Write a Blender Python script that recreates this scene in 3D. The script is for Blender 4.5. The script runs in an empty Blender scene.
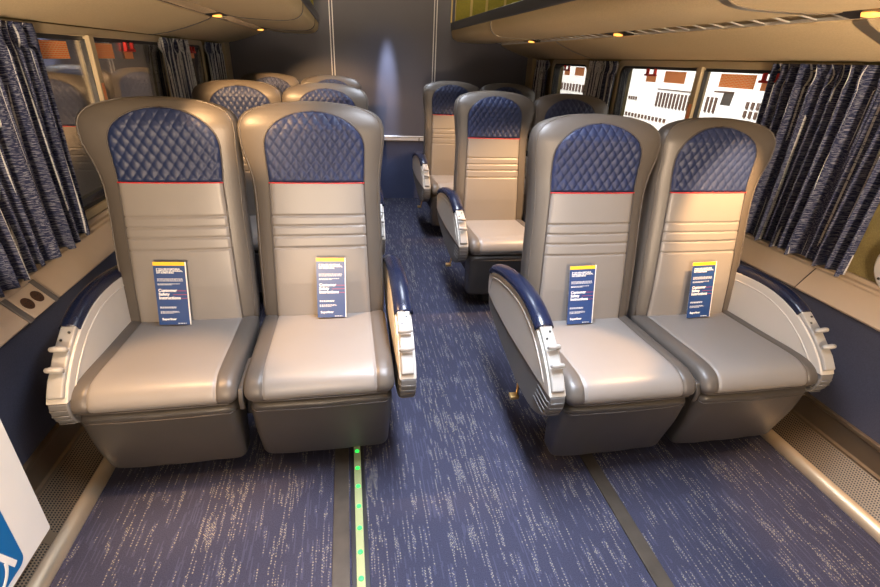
import bpy, bmesh, math, random
from mathutils import Vector, Matrix
random.seed(7)
C = bpy.context.scene.collection
S = bpy.context.scene

# ------------------------------------------------------------------ camera
PI = math.pi
def setup_camera():
    f, pitch, yaw, roll = 475.1, .4539, .1994, .0486
    fw = Vector((math.sin(yaw)*math.cos(pitch), math.cos(yaw)*math.cos(pitch), -math.sin(pitch)))
    r = fw.cross(Vector((0, 0, 1))).normalized(); u = r.cross(fw)
    c, s = math.cos(roll), math.sin(roll)
    X = c*r + s*u; Y = -s*r + c*u; Z = -fw
    cam = bpy.data.cameras.new('camera'); o = bpy.data.objects.new('camera', cam); C.objects.link(o)
    o.matrix_world = Matrix(((X.x, Y.x, Z.x, 0), (X.y, Y.y, Z.y, 0), (X.z, Y.z, Z.z, 1.38), (0, 0, 0, 1)))
    cam.sensor_width = 36; cam.lens = f*36/880; cam.clip_start = .02; cam.clip_end = 200
    S.camera = o
setup_camera()

# ------------------------------------------------------------------ world, lights, exposure
w = bpy.data.worlds.new('sky'); S.world = w; w.use_nodes = True
bg = w.node_tree.nodes['Background']; bg.inputs[0].default_value = (.75, .85, 1, 1); bg.inputs[1].default_value = .08
S.view_settings.view_transform = 'Standard'; S.view_settings.look = 'None'
S.view_settings.gamma = 1; S.view_settings.use_curve_mapping = False; S.view_settings.exposure = 0.7
def lamp(name, kind, loc, energy, color, target=None, **kw):
    l = bpy.data.lights.new(name, kind); l.energy = energy; l.color = color
    for k, v in kw.items(): setattr(l, k, v)
    o = bpy.data.objects.new(name, l); C.objects.link(o); o.location = loc
    if target is not None:
        o.rotation_euler = (Vector(target)-Vector(loc)).to_track_quat('-Z', 'Y').to_euler()
    return o
WARM = (1, .58, .26); SOFTWARM = (1, .84, .66); COOL = (.70, .80, 1.0)
lamp('sun', 'SUN', (-4, 0, 8), 7, (1, .97, .92), (0, .5, 4), angle=.01)
# aisle ceiling fixtures (visible housings are built with the ceiling)
for y, e in ((-.7, 17), (1.0, 23), (2.7, 12), (4.3, 7)):
    lamp('aisle_ceiling_lamp', 'AREA', (.405, y, 2.125), e, (.80, .87, 1.0), (.405, y, 0), shape='RECTANGLE', size=.30, size_y=1.1, spread=math.radians(95))
# added fill lights behind the camera, no fixture there
lamp('added_fill', 'AREA', (-.40, -1.1, 1.30), 6, (1, .78, .55), (.2, 2.6, 1.0), shape='RECTANGLE', size=.8, size_y=.7)
lamp('added_fill', 'AREA', (1.2, -1.1, 1.30), 4.5, (1, .80, .60), (.7, 2.6, 1.0), shape='RECTANGLE', size=.8, size_y=.7)
for x, e, tx in ((-.25, 18, -.80), (1.05, 15, 1.65)):
    lamp('added_soffit_uplight', 'AREA', (x, -.9, .85), e, (1, .74, .50), (tx, 1.4, 1.62), shape='RECTANGLE', size=.35, size_y=.25, spread=math.radians(80))  # added warm uplight to brighten the rack undersides
for x, tx in ((1.0, 1.75), (-.19, -.94)):
    lamp('added_lining_light', 'AREA', (x, 3.6, 2.12), 5, (1, .92, .7), (tx, 3.6, 1.9), shape='RECTANGLE', size=2.6, size_y=.06)  # added light to lift the olive lining and its straps
# reading lamps in the rack grilles: (position, target, watts, cone degrees)
XC = .405
READ = [((-.68, .50, 1.545), (-.50, .80, 0), 110, 44),
        ((1.49, .60, 1.545), (1.62, .85, 0), 70, 32),
        ((-.68, 1.05, 1.545), (-.60, 1.30, .48), 65, 32),
        ((-.68, 1.45, 1.545), (-.04, 1.50, .48), 95, 32),
        ((-.68, 1.30, 1.545), (-.33, 1.82, 1.21), 60, 34),
        ((-.68, 2.30, 1.545), (-.45, 3.05, 1.15), 110, 50),
        ((-.68, 3.75, 1.545), (-.40, 4.40, 1.15), 60, 50),
        ((1.49, 1.20, 1.545), (1.46, 1.63, .86), 130, 34),
        ((1.49, 1.02, 1.545), (.82, 1.30, .47), 100, 20),
        ((1.49, 2.25, 1.545), (.95, 2.75, .62), 130, 50),
        ((1.49, 3.55, 1.545), (.95, 4.10, .62), 100, 50)]
for p, t, e, a in READ:
    lamp('reading_lamp', 'SPOT', p, e, WARM, t, spot_size=math.radians(a), spot_blend=.7, shadow_soft_size=.015)

lamp('end_wall_lamp', 'SPOT', (.41, 4.98, 2.13), 240, (.72, .80, 1), (.41, 5.2, 1.15), spot_size=math.radians(15), spot_blend=1, shadow_soft_size=.03)
# ------------------------------------------------------------------ materials
def nt(name):
    m = bpy.data.materials.new(name); m.use_nodes = True
    t = m.node_tree; b = t.nodes['Principled BSDF']; return m, t, b
def N(t, typ, **kw):
    n = t.nodes.new(typ)
    for k, v in kw.items():
        if k.startswith('i_'):
            key = k[2:]; key = int(key) if key.isdigit() else key
            n.inputs[key].default_value = v
        else: setattr(n, k, v)
    return n
def col(c): return (c[0], c[1], c[2], 1)
def bump(t, b, src, strength=.2, dist=.002):
    n = N(t, 'ShaderNodeBump'); n.inputs['Strength'].default_value = strength; n.inputs['Distance'].default_value = dist
    t.links.new(src, n.inputs['Height']); t.links.new(n.outputs[0], b.inputs['Normal'])
def simple(name, c, rough=.5, metal=0, var=0, scale=20, bs=0, bscale=300, spec=None, coords='Object'):
    m, t, b = nt(name)
    b.inputs['Roughness'].default_value = rough; b.inputs['Metallic'].default_value = metal
    if spec is not None: b.inputs['Specular IOR Level'].default_value = spec
    tc = N(t, 'ShaderNodeTexCoord')
    n = N(t, 'ShaderNodeTexNoise'); n.inputs['Scale'].default_value = scale; n.inputs['Detail'].default_value = 4
    t.links.new(tc.outputs[coords], n.inputs['Vector'])
    r = N(t, 'ShaderNodeMix', data_type='RGBA')
    r.inputs[6].default_value = col([x*(1-var) for x in c]); r.inputs[7].default_value = col([min(1, x*(1+var)) for x in c])
    t.links.new(n.outputs[0], r.inputs[0]); t.links.new(r.outputs[2], b.inputs['Base Color'])
    if bs:
        n2 = N(t, 'ShaderNodeTexNoise'); n2.inputs['Scale'].default_value = bscale; n2.inputs['Detail'].default_value = 3
        t.links.new(tc.outputs[coords], n2.inputs['Vector']); bump(t, b, n2.outputs[0], bs, .002)
    return m
def mth(t, op, a, b=None, c=None):
    n = N(t, 'ShaderNodeMath', operation=op)
    for i, v in enumerate((a, b, c)):
        if v is None: continue
        if isinstance(v, (int, float)): n.inputs[i].default_value = v
        else: t.links.new(v, n.inputs[i])
    return n.outputs[0]
def mixc(t, fac, a, b):
    n = N(t, 'ShaderNodeMix', data_type='RGBA')
    if isinstance(fac, (int, float)): n.inputs[0].default_value = fac
    else: t.links.new(fac, n.inputs[0])
    for i, v in ((6, a), (7, b)):
        if isinstance(v, (tuple, list)): n.inputs[i].default_value = col(v)
        else: t.links.new(v, n.inputs[i])
    return n.outputs[2]

M = {}
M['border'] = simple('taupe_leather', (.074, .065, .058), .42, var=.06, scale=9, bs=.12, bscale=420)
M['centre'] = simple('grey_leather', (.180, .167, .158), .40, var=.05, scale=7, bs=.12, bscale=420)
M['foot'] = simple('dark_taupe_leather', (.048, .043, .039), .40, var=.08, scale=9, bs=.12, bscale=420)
M['quilt'] = simple('navy_quilted_leather', (.012, .021, .064), .48, var=.08, scale=30, bs=.1, bscale=500, spec=.32)
M['pad'] = simple('navy_vinyl', (.006, .010, .030), .25, var=.05)
M['red'] = simple('red_piping', (.45, .012, .02), .5)
M['thread'] = simple('dark_seam', (.05, .043, .04), .6)
M['cream'] = simple('cream_plastic', (.47, .44, .40), .38, var=.03)
M['greyplastic'] = simple('grey_plastic', (.12, .118, .118), .5, var=.04)
M['lever'] = simple('lever_plastic', (.30, .29, .275), .35)
M['black'] = simple('black_plastic', (.012, .012, .013), .45)
M['darkmetal'] = simple('dark_frame_metal', (.04, .04, .042), .5, .3)
M['brass'] = simple('brass', (.65, .42, .16), .3, .9)
M['alu'] = simple('brushed_aluminium', (.72, .60, .44), .38, .75, var=.12, scale=14)
M['rail'] = simple('painted_rail', (.75, .75, .78), .3, .3)
M['frame'] = simple('khaki_frame_metal', (.46, .37, .23), .42, .25, var=.06)
M['wallmetal'] = simple('beige_sill_plastic', (.45, .36, .27), .40, var=.04)
M['gold_carpet'] = simple('gold_wall_carpet', (.26, .21, .085), .95, var=.35, scale=240, bs=.6, bscale=400)
M['rack'] = simple('tan_rack_carpet', (.60, .46, .26), .9, var=.16, scale=160, bs=.5, bscale=260)
M['green'] = simple('olive_lining', (.27, .225, .035), .9, var=.3, scale=120, bs=.3, bscale=260)
M['bluewall'] = simple('blue_wall_carpet', (.046, .050, .082), .95, var=.3, scale=200, bs=.5, bscale=350)
M['rear'] = simple('rear_wall_panel', (.090, .090, .120), .42, var=.08, scale=5, bs=.05, bscale=200)
M['ceil'] = simple('ceiling_panel', (.55, .52, .46), .6, var=.03)
M['card'] = simple('card_navy', (.012, .045, .16), .35, var=.04)
M['cardpaper'] = simple('card_paper', (.75, .73, .70), .6)
M['yellow'] = simple('card_yellow', (.85, .47, .02), .4)
M['white'] = simple('white_print', (.85, .84, .82), .5)
M['redprint'] = simple('red_print', (.5, .03, .05), .5)
M['board'] = simple('white_board', (.80, .77, .73), .5, var=.02)
M['signblue'] = simple('sign_blue', (.004, .13, .38), .4)
M['facade'] = simple('white_facade', (.85, .84, .82), .9, var=.05, scale=2)
M['slit'] = simple('dark_slit', (.10, .055, .04), .8)
M['redhandle'] = simple('red_handle', (.55, .015, .01), .4)
M['strap'] = simple('gold_strap', (.62, .46, .20), .4, .5)
M['outside'] = simple('brown_outside_wall', (.07, .045, .025), .9, var=.2, scale=2)

def carpet():
    m, t, b = nt('blue_striped_carpet'); b.inputs['Roughness'].default_value = .95; b.inputs['Specular IOR Level'].default_value = .15
    tc = N(t, 'ShaderNodeTexCoord'); sp = N(t, 'ShaderNodeSeparateXYZ'); t.links.new(tc.outputs['Object'], sp.inputs[0])
    def noise(sx, sy, det=2, off=0):
        mp = N(t, 'ShaderNodeMapping'); mp.inputs['Scale'].default_value = (sx, sy, 1); mp.inputs['Location'].default_value = (off, off*.7, 0)
        t.links.new(tc.outputs['Object'], mp.inputs[0])
        n = N(t, 'ShaderNodeTexNoise'); n.inputs['Scale'].default_value = 1; n.inputs['Detail'].default_value = det
        t.links.new(mp.outputs[0], n.inputs['Vector']); return n.outputs[0]
    colx = mth(t, 'MULTIPLY', mth(t, 'FLOOR', mth(t, 'MULTIPLY', sp.outputs[0], 250)), 1)
    cb = N(t, 'ShaderNodeCombineXYZ'); t.links.new(mth(t, 'MULTIPLY', colx, .55), cb.inputs[0]); t.links.new(mth(t, 'MULTIPLY', sp.outputs[1], 7.5), cb.inputs[1])
    sn = N(t, 'ShaderNodeTexNoise'); sn.inputs['Scale'].default_value = 1; sn.inputs['Detail'].default_value = 1
    t.links.new(cb.outputs[0], sn.inputs['Vector']); streak = sn.outputs[0]
    broad = noise(13, .8, 2, 9)
    band = mth(t, 'GREATER_THAN', mth(t, 'ADD', streak, mth(t, 'MULTIPLY', broad, .55)), .872)
    # stitches: short ticks along the length
    tick = mth(t, 'LESS_THAN', mth(t, 'FRACT', mth(t, 'ADD', mth(t, 'MULTIPLY', sp.outputs[1], 110), mth(t, 'MULTIPLY', mth(t, 'FLOOR', mth(t, 'MULTIPLY', sp.outputs[0], 250)), .5))), .52)
    tick2 = mth(t, 'GREATER_THAN', noise(200, 120, 1, 4), .50)
    f = mth(t, 'MULTIPLY', mth(t, 'MULTIPLY', band, tick), tick2)
    fine = noise(330, 300, 2, 3)
    base = mixc(t, mth(t, 'MULTIPLY', fine, 1), (.015, .016, .028), (.050, .051, .088))
    base = mixc(t, mth(t, 'MULTIPLY', mth(t, 'GREATER_THAN', streak, .56), .35), base, (.066, .070, .120))
    out = mixc(t, mth(t, 'MULTIPLY', f, .55), base, (.32, .285, .19))
    t.links.new(out, b.inputs['Base Color']); bump(t, b, fine, .6, .004)
    return m
M['carpet'] = carpet()

def perforated():
    m, t, b = nt('perforated_bronze'); b.inputs['Metallic'].default_value = .6; b.inputs['Roughness'].default_value = .42
    uv = N(t, 'ShaderNodeUVMap'); sp = N(t, 'ShaderNodeSeparateXYZ'); t.links.new(uv.outputs[0], sp.inputs[0])
    s = 1/.0085
    v = mth(t, 'MULTIPLY', sp.outputs[1], s)
    row = mth(t, 'FLOOR', v)
    u = mth(t, 'ADD', mth(t, 'MULTIPLY', sp.outputs[0], s), mth(t, 'MULTIPLY', row, .5))
    du = mth(t, 'SUBTRACT', mth(t, 'FRACT', u), .5); dv = mth(t, 'SUBTRACT', mth(t, 'FRACT', v), .5)
    d = mth(t, 'SQRT', mth(t, 'ADD', mth(t, 'MULTIPLY', du, du), mth(t, 'MULTIPLY', dv, dv)))
    hole = mth(t, 'LESS_THAN', d, .33)
    t.links.new(mixc(t, hole, (.24, .18, .12), (.006, .005, .004)), b.inputs['Base Color'])
    t.links.new(mth(t, 'SUBTRACT', .6, mth(t, 'MULTIPLY', hole, .6)), b.inputs['Metallic'])
    return m
M['perf'] = perforated()

def curtain_mat(name, lining):
    m, t, b = nt(name); b.inputs['Roughness'].default_value = .85; b.inputs['Specular IOR Level'].default_value = .2
    uv = N(t, 'ShaderNodeUVMap'); sp = N(t, 'ShaderNodeSeparateXYZ'); t.links.new(uv.outputs[0], sp.inputs[0])
    def noise(su, sv, det, off=0):
        mp = N(t, 'ShaderNodeMapping'); mp.inputs['Scale'].default_value = (su, sv, 1); mp.inputs['Location'].default_value = (off, off, 0)
        t.links.new(uv.outputs[0], mp.inputs[0]); n = N(t, 'ShaderNodeTexNoise'); n.inputs['Scale'].default_value = 1; n.inputs['Detail'].default_value = det
        t.links.new(mp.outputs[0], n.inputs['Vector']); return n.outputs[0]
    slub = mth(t, 'GREATER_THAN', noise(42, 420, 2), .555)
    # u is metres of cloth; stripes: painted light through thin weave, white cloth when lined
    wob = mth(t, 'MULTIPLY', noise(3, 5, 1, 5), .006)
    ph = mth(t, 'FRACT', mth(t, 'MULTIPLY', mth(t, 'ADD', sp.outputs[0], wob), 1/.062))
    stripe = mth(t, 'MULTIPLY', mth(t, 'LESS_THAN', ph, .10 if not lining else .58), mth(t, 'GREATER_THAN', noise(14, 2.0, 1, 2), .47 if not lining else .32))
    stripe = mth(t, 'MULTIPLY', stripe, mth(t, 'GREATER_THAN', noise(50, 300, 1, 7), .38))
    c = mixc(t, mth(t, 'MULTIPLY', slub, .42), (.016, .022, .060), (.34, .36, .44))
    c = mixc(t, mth(t, 'MULTIPLY', stripe, .85), c, (.68, .69, .70) if lining else (.56, .58, .60))
    t.links.new(c, b.inputs['Base Color']); bump(t, b, noise(60, 420, 2), .35, .002)
    return m
M['curtain'] = curtain_mat('navy_slub_curtain', False)
M['curtain2'] = curtain_mat('navy_curtain_pale_stripes', True)

def sticker_mat(name, a, b_, scale):
    m, t, b = nt(name); b.inputs['Roughness'].default_value = .5
    uv = N(t, 'ShaderNodeUVMap')
    br = N(t, 'ShaderNodeTexBrick'); br.inputs['Scale'].default_value = scale
    br.inputs['Color1'].default_value = col(a); br.inputs['Color2'].default_value = col(a); br.inputs['Mortar'].default_value = col(b_)
    br.inputs['Mortar Size'].default_value = .07; br.inputs['Brick Width'].default_value = .9; br.inputs['Row Height'].default_value = .42
    t.links.new(uv.outputs[0], br.inputs[0])
    t.links.new(br.outputs[0], b.inputs['Base Color'])
    tr = N(t, 'ShaderNodeBsdfTranslucent'); t.links.new(br.outputs[0], tr.inputs[0])
    mx = N(t, 'ShaderNodeMixShader'); mx.inputs[0].default_value = .35
    t.links.new(b.outputs[0], mx.inputs[1]); t.links.new(tr.outputs[0], mx.inputs[2])
    t.links.new(mx.outputs[0], t.nodes['Material Output'].inputs[0]); return m
M['orange'] = sticker_mat('orange_notice', (1, .27, .05), (1, .62, .36), 9)
M['orange2'] = sticker_mat('orange_letter_strip', (.9, .20, .04), (.95, .70, .42), 12)

def glass():
    m = bpy.data.materials.new('window_glass'); m.use_nodes = True; t = m.node_tree; t.nodes.clear()
    o = N(t, 'ShaderNodeOutputMaterial'); g = N(t, 'ShaderNodeBsdfGlossy'); g.inputs['Roughness'].default_value = .01
    g.inputs['Color'].default_value = (.95, .95, .95, 1)
    tr = N(t, 'ShaderNodeBsdfTransparent'); tr.inputs[0].default_value = (.93, .93, .92, 1)
    fr = N(t, 'ShaderNodeLayerWeight'); fr.inputs[0].default_value = .5
    mx = N(t, 'ShaderNodeMixShader'); t.links.new(mth(t, 'ADD', mth(t, 'MULTIPLY', mth(t, 'POWER', fr.outputs['Facing'], 2.5), .9), .06), mx.inputs[0])
    t.links.new(tr.outputs[0], mx.inputs[1]); t.links.new(g.outputs[0], mx.inputs[2]); t.links.new(mx.outputs[0], o.inputs[0])
    return m
M['glass'] = glass()
def emit(name, c, s):
    m, t, b = nt(name); b.inputs['Base Color'].default_value = col(c); b.inputs['Emission Color'].default_value = col(c); b.inputs['Emission Strength'].default_value = s
    return m
M['lampglow'] = emit('reading_lamp_glow', (1, .42, .08), 1.3)
M['ceilglow'] = emit('ceiling_diffuser', (.9, .95, 1), 1.5)
M['ledbar'] = emit('led_strip_glow', (.24, .27, .13), .10)
M['leddot'] = emit('led_green_dot', (.02, .75, .08), 1.0)

# ------------------------------------------------------------------ mesh helpers
def link(name, me, mat=None, parent=None, smooth=True, mats=None):
    o = bpy.data.objects.new(name, me); C.objects.link(o)
    for mm in (mats or [mat]): me.materials.append(mm)
    if smooth:
        for p in me.polygons: p.use_smooth = True
    if parent: o.parent = parent
    return o
def from_bm(name, bm, mat=None, parent=None, smooth=False, mats=None, bevel=0, seg=2, angle=None):
    bmesh.ops.recalc_face_normals(bm, faces=bm.faces)
    me = bpy.data.meshes.new(name); bm.to_mesh(me); bm.free()
    o = link(name, me, mat, parent, smooth or bevel > 0, mats)
    if bevel:
        b = o.modifiers.new('bevel', 'BEVEL'); b.width = bevel; b.segments = seg; b.limit_method = 'ANGLE'; b.angle_limit = math.radians(40)
        b.harden_normals = True
        wn = o.modifiers.new('wn', 'WEIGHTED_NORMAL'); wn.keep_sharp = True
    return o
def abox(bm, x0, x1, y0, y1, z0, z1, mi=0):
    v = [bm.verts.new(p) for p in ((x0, y0, z0), (x1, y0, z0), (x1, y1, z0), (x0, y1, z0), (x0, y0, z1), (x1, y0, z1), (x1, y1, z1), (x0, y1, z1))]
    for q in ((0, 3, 2, 1), (4, 5, 6, 7), (0, 1, 5, 4), (1, 2, 6, 5), (2, 3, 7, 6), (3, 0, 4, 7)):
        f = bm.faces.new([v[i] for i in q]); f.material_index = mi
def box(name, x0, x1, y0, y1, z0, z1, mat, parent=None, bevel=0):
    bm = bmesh.new(); abox(bm, x0, x1, y0, y1, z0, z1); return from_bm(name, bm, mat, parent, bevel=bevel)
def prism_bm(bm, prof, axis, a0, a1, mi=0):
    """prof: list of 2D points; axis 'x' -> (y,z) profile; axis 'y' -> (x,z) profile"""
    def P(p, a): return (a, p[0], p[1]) if axis == 'x' else ((p[0], a, p[1]) if axis == 'y' else (p[0], p[1], a))
    A = [bm.verts.new(P(p, a0)) for p in prof]; B = [bm.verts.new(P(p, a1)) for p in prof]
    n = len(prof)
    for i in range(n):
        f = bm.faces.new((A[i], A[(i+1) % n], B[(i+1) % n], B[i])); f.material_index = mi
    f = bm.faces.new(A[::-1]); f.material_index = mi; f = bm.faces.new(B); f.material_index = mi
def prism(name, prof, axis, a0, a1, mat, parent=None, bevel=0, smooth=False):
    bm = bmesh.new(); prism_bm(bm, prof, axis, a0, a1); return from_bm(name, bm, mat, parent, bevel=bevel, smooth=smooth)
def loft(bm, loops, cap=True, closed=True, mi=0):
    R = [[bm.verts.new(p) for p in l] for l in loops]; n = len(R[0]); F = []
    for a, b in zip(R, R[1:]):
        for i in range(n if closed else n-1):
            f = bm.faces.new((a[i], a[(i+1) % n], b[(i+1) % n], b[i])); f.material_index = mi; F.append(f)
    if cap: bm.faces.new(R[0][::-1]).material_index = mi; bm.faces.new(R[-1]).material_index = mi
    return R
def tube_bm(bm, pts, r, n=8, ry=None, up=(1, 0, 0)):
    pts = [Vector(p) for p in pts]; loops = []
    for i, p in enumerate(pts):
        d = (pts[min(i+1, len(pts)-1)]-pts[max(i-1, 0)]).normalized()
        a = Vector(up); a = (a-d*a.dot(d)).normalized(); b = d.cross(a)
        rr = r[i] if isinstance(r, (list, tuple)) else r; r2 = ry if ry else rr
        if isinstance(r2, (list, tuple)): r2 = r2[i]
        loops.append([p+a*rr*math.cos(2*PI*k/n)+b*r2*math.sin(2*PI*k/n) for k in range(n)])
    loft(bm, loops)
def smoothpath(pts, sub=6):
    """Catmull-Rom through 2D/3D points"""
    P = [Vector(p) for p in pts]; out = []
    for i in range(len(P)-1):
        p0, p1, p2, p3 = P[max(i-1, 0)], P[i], P[i+1], P[min(i+2, len(P)-1)]
        for k in range(sub):
            t = k/sub
            out.append(.5*((2*p1)+(p2-p0)*t+(2*p0-5*p1+4*p2-p3)*t*t+(3*p1-p0-3*p2+p3)*t**3))
    out.append(P[-1]); return out
def grid_mesh(name, fn, nu, nv, mat, parent=None, uvfn=None, mats=None, matfn=None):
    V = [fn(i/nu, j/nv) for j in range(nv+1) for i in range(nu+1)]
    Fs = [(j*(nu+1)+i, j*(nu+1)+i+1, (j+1)*(nu+1)+i+1, (j+1)*(nu+1)+i) for j in range(nv) for i in range(nu)]
    me = bpy.data.meshes.new(name); me.from_pydata([tuple(v) for v in V], [], Fs)
    if uvfn:
        uv = me.uv_layers.new(name='UVMap')
        for p in me.polygons:
            for li, vi in zip(p.loop_indices, p.vertices):
                uv.data[li].uv = uvfn((vi % (nu+1))/nu, (vi//(nu+1))/nv)
    return link(name, me, mat, parent, True, mats)
def tag(o, label, cat, group=None):
    o['label'] = label; o['category'] = cat
    if group: o['group'] = group
    return o
def empty(name, loc, label, cat, group=None, rz=0):
    o = bpy.data.objects.new(name, None); C.objects.link(o); o.location = loc; o.rotation_euler = (0, 0, rz)
    o.empty_display_size = .1
    return tag(o, label, cat, group)
def struct(o, label=None):
    o['kind'] = 'structure'
    if label: o['label'] = label
    return o
def copy_tree(o, parent=None):
    c = o.copy(); C.objects.link(c)
    if parent: c.parent = parent
    for ch in list(o.children): copy_tree(ch, c)
    return c

# ------------------------------------------------------------------ room shell
Y0, Y1 = -1.6, 5.2
XL, XR = XC-1.495, XC+1.495           # window planes
struct(box('floor', XC-1.6, XC+1.6, Y0, Y1+.1, -.06, 0, M['carpet']), 'navy carpet with pale dashed stripes running down the aisle')
struct(box('ceiling', XC-1.6, XC+1.6, Y0, Y1, 2.15, 2.2, M['ceil']))
struct(box('wall_rear', XC-1.6, XC+1.6, Y1, Y1+.06, 0, 2.15, M['rear']), 'dark blue grey end wall of the coach')
struct(box('wall_front', XC-1.6, XC+1.6, Y0-.06, Y0, 0, 2.15, M['rear']))
struct(box('trim_12', XC-1.4, XC+1.4, Y1-.003, Y1, 0, .60, simple('end_wall_carpet', (.065, .08, .16), .95, var=.3, scale=200, bs=.5, bscale=350)), 'navy carpet covering on the end wall below the rail')
# rear wall seams, rail
for nm, x in (('trim_1', -.11), ('trim_2', .875)):
    bm = bmesh.new()
    for d in (-.013, .013): abox(bm, x+d-.004, x+d+.004, Y1-.008, Y1, .68, 2.15)
    struct(from_bm(nm, bm, M['rail']), 'pair of thin metal strips up the end wall')
for nm, x in (('trim_3', -.30), ('trim_4', 1.05)):
    bm = bmesh.new()
    for d in (-.02, .02): abox(bm, x+d-.006, x+d+.006, Y1-.012, Y1, 1.72, 2.15)
    struct(from_bm(nm, bm, M['strap']), 'gilt edge strips beside the rack end')
rail = empty('hand_rail', (.40, Y1, .615), 'long pale metal rail across the dark end wall behind the aisle', 'rail')
box('rail_bar', -1.3, 1.2, -.028, -.001, .0, .046, M['rail'], rail, .004)
box('rail_groove', -1.3, 1.2, -.031, -.027, .034, .038, M['black'], rail)
box('rail_joint', .335, .343, -.0315, -.027, .002, .03, M['black'], rail)

def side(s):
    """s=-1 left, +1 right; X(off) gives world x"""
    X = lambda off: XC+s*off
    nm = 'left' if s < 0 else 'right'
    def pr(name, prof, mat, y0=Y0, y1=Y1, parent=None, bevel=0, smooth=False):
        return prism(name, [(X(a), z) for a, z in prof], 'y', y0, y1, mat, parent, bevel, smooth)
    bm = bmesh.new()
    P = lambda prof, a, b, mi: prism_bm(bm, [(X(p), z) for p, z in prof], 'y', a, b, mi)
    P([(1.415, 0), (1.6, 0), (1.6, .66), (1.46, .66), (1.405, .61)], Y0, Y1, 0)
    P([(1.497, .66), (1.6, .66), (1.6, .76), (1.497, .76)], Y0, Y1, 1)
    P([(1.497, 1.42), (1.6, 1.42), (1.6, 2.15), (1.497, 2.15)], Y0, Y1, 1)
    ws = WIN[s]
    edges = [Y0]+[e for w_ in ws for e in w_]+[Y1]
    for a, b in zip(edges[::2], edges[1::2]): P([(1.497, .76), (1.6, .76), (1.6, 1.42), (1.497, 1.42)], a, b, 1)
    struct(from_bm('wall_'+nm, bm, mats=[M['bluewall'], M['gold_carpet']]), 'carpeted coach side wall, navy below the sill and gold around the windows')
    # sill
    pr2 = [(1.385, .608), (1.392, .600), (1.43, .600), (1.497, .60), (1.497, .715), (1.485, .715), (1.482, .700), (1.465, .698), (1.462, .690), (1.45, .688)]
    o = struct(pr('trim_%d' % (5 if s < 0 else 6), pr2, M['wallmetal'], bevel=.003), 'pale sloping window sill ledge')
    bm = bmesh.new()
    for y in JOINTS[s]: prism_bm(bm, [(X(1.384), .6085), (X(1.3875), .604), (X(1.4525), .690), (X(1.449), .6895)], 'y', y-.0015, y+.0015)
    from_bm('sill_joint', bm, M['black'], o)
    # heater cover
    h = empty('heater_cover', (X(1.283), 0, 0), 'perforated metal heater cover along the %s wall foot' % nm, 'heater')
    loc = h.location
    def hp(name, prof, mat, uv=False, bevel=0):
        o = prism(name, [(X(a)-loc.x, z) for a, z in prof], 'y', Y0, Y1, mat, h, bevel); return o
    hp('nose_trim', [(1.283, 0), (1.283, .012), (1.290, .028), (1.303, .038), (1.318, .040), (1.322, .036), (1.322, 0)], M['alu'], bevel=.002)
    a = (1.322, .036); b = (1.395, .115); L = math.hypot(b[0]-a[0], b[1]-a[1])
    ln = Y1-Y0
    grid_mesh('perforated_panel', lambda u, v: (X(a[0]+(b[0]-a[0])*v)-loc.x, Y0+ln*u, a[1]+(b[1]-a[1])*v), 8, 4, M['perf'], h, uvfn=lambda u, v: (u*ln, v*L))
    hp('panel_backing', [(1.323, .001), (1.323, .034), (1.396, .112), (1.41, .112), (1.41, .001)], M['black'])
    hp('wall_channel', [(1.393, .112), (1.393, .122), (1.404, .126), (1.404, .205), (1.396, .212), (1.396, .226), (1.414, .226), (1.414, .112)], M['bronze'], bevel=.0015)
    for y in HJ[s]:
        bm = bmesh.new(); prism_bm(bm, [(X(a[0]-.001)-loc.x, a[1]+.002), (X(a[0]-.001)-loc.x, a[1]), (X(b[0])-loc.x, b[1]), (X(b[0]-.002)-loc.x, b[1]+.003)], 'y', y-.02, y+.02)
        from_bm('cover_strap', bm, M['bronze'], h)
    return X
WIN = {-1: [(1.55, 3.50), (3.78, 4.40)], 1: [(1.62, 3.42), (3.86, 4.62)]}
JOINTS = {-1: [1.05, 2.6, 4.0], 1: [1.48, 3.0, 4.5]}
HJ = {-1: [1.14, 2.9], 1: [1.62, 3.2]}
M['bronze'] = simple('bronze_metal', (.22, .165, .11), .38, .7, var=.1)
side(-1); side(1)
# sloping end pieces next to the bulkhead
struct(box('trim_7', XL+.004, XL+.05, 4.99, 5.2, .70, 1.46, M['frame']), 'pale post at the left rear corner')
struct(box('trim_8', XR-.05, XR-.004, 5.05, 5.2, .70, 1.46, M['frame']), 'pale post at the right rear corner')

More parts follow.
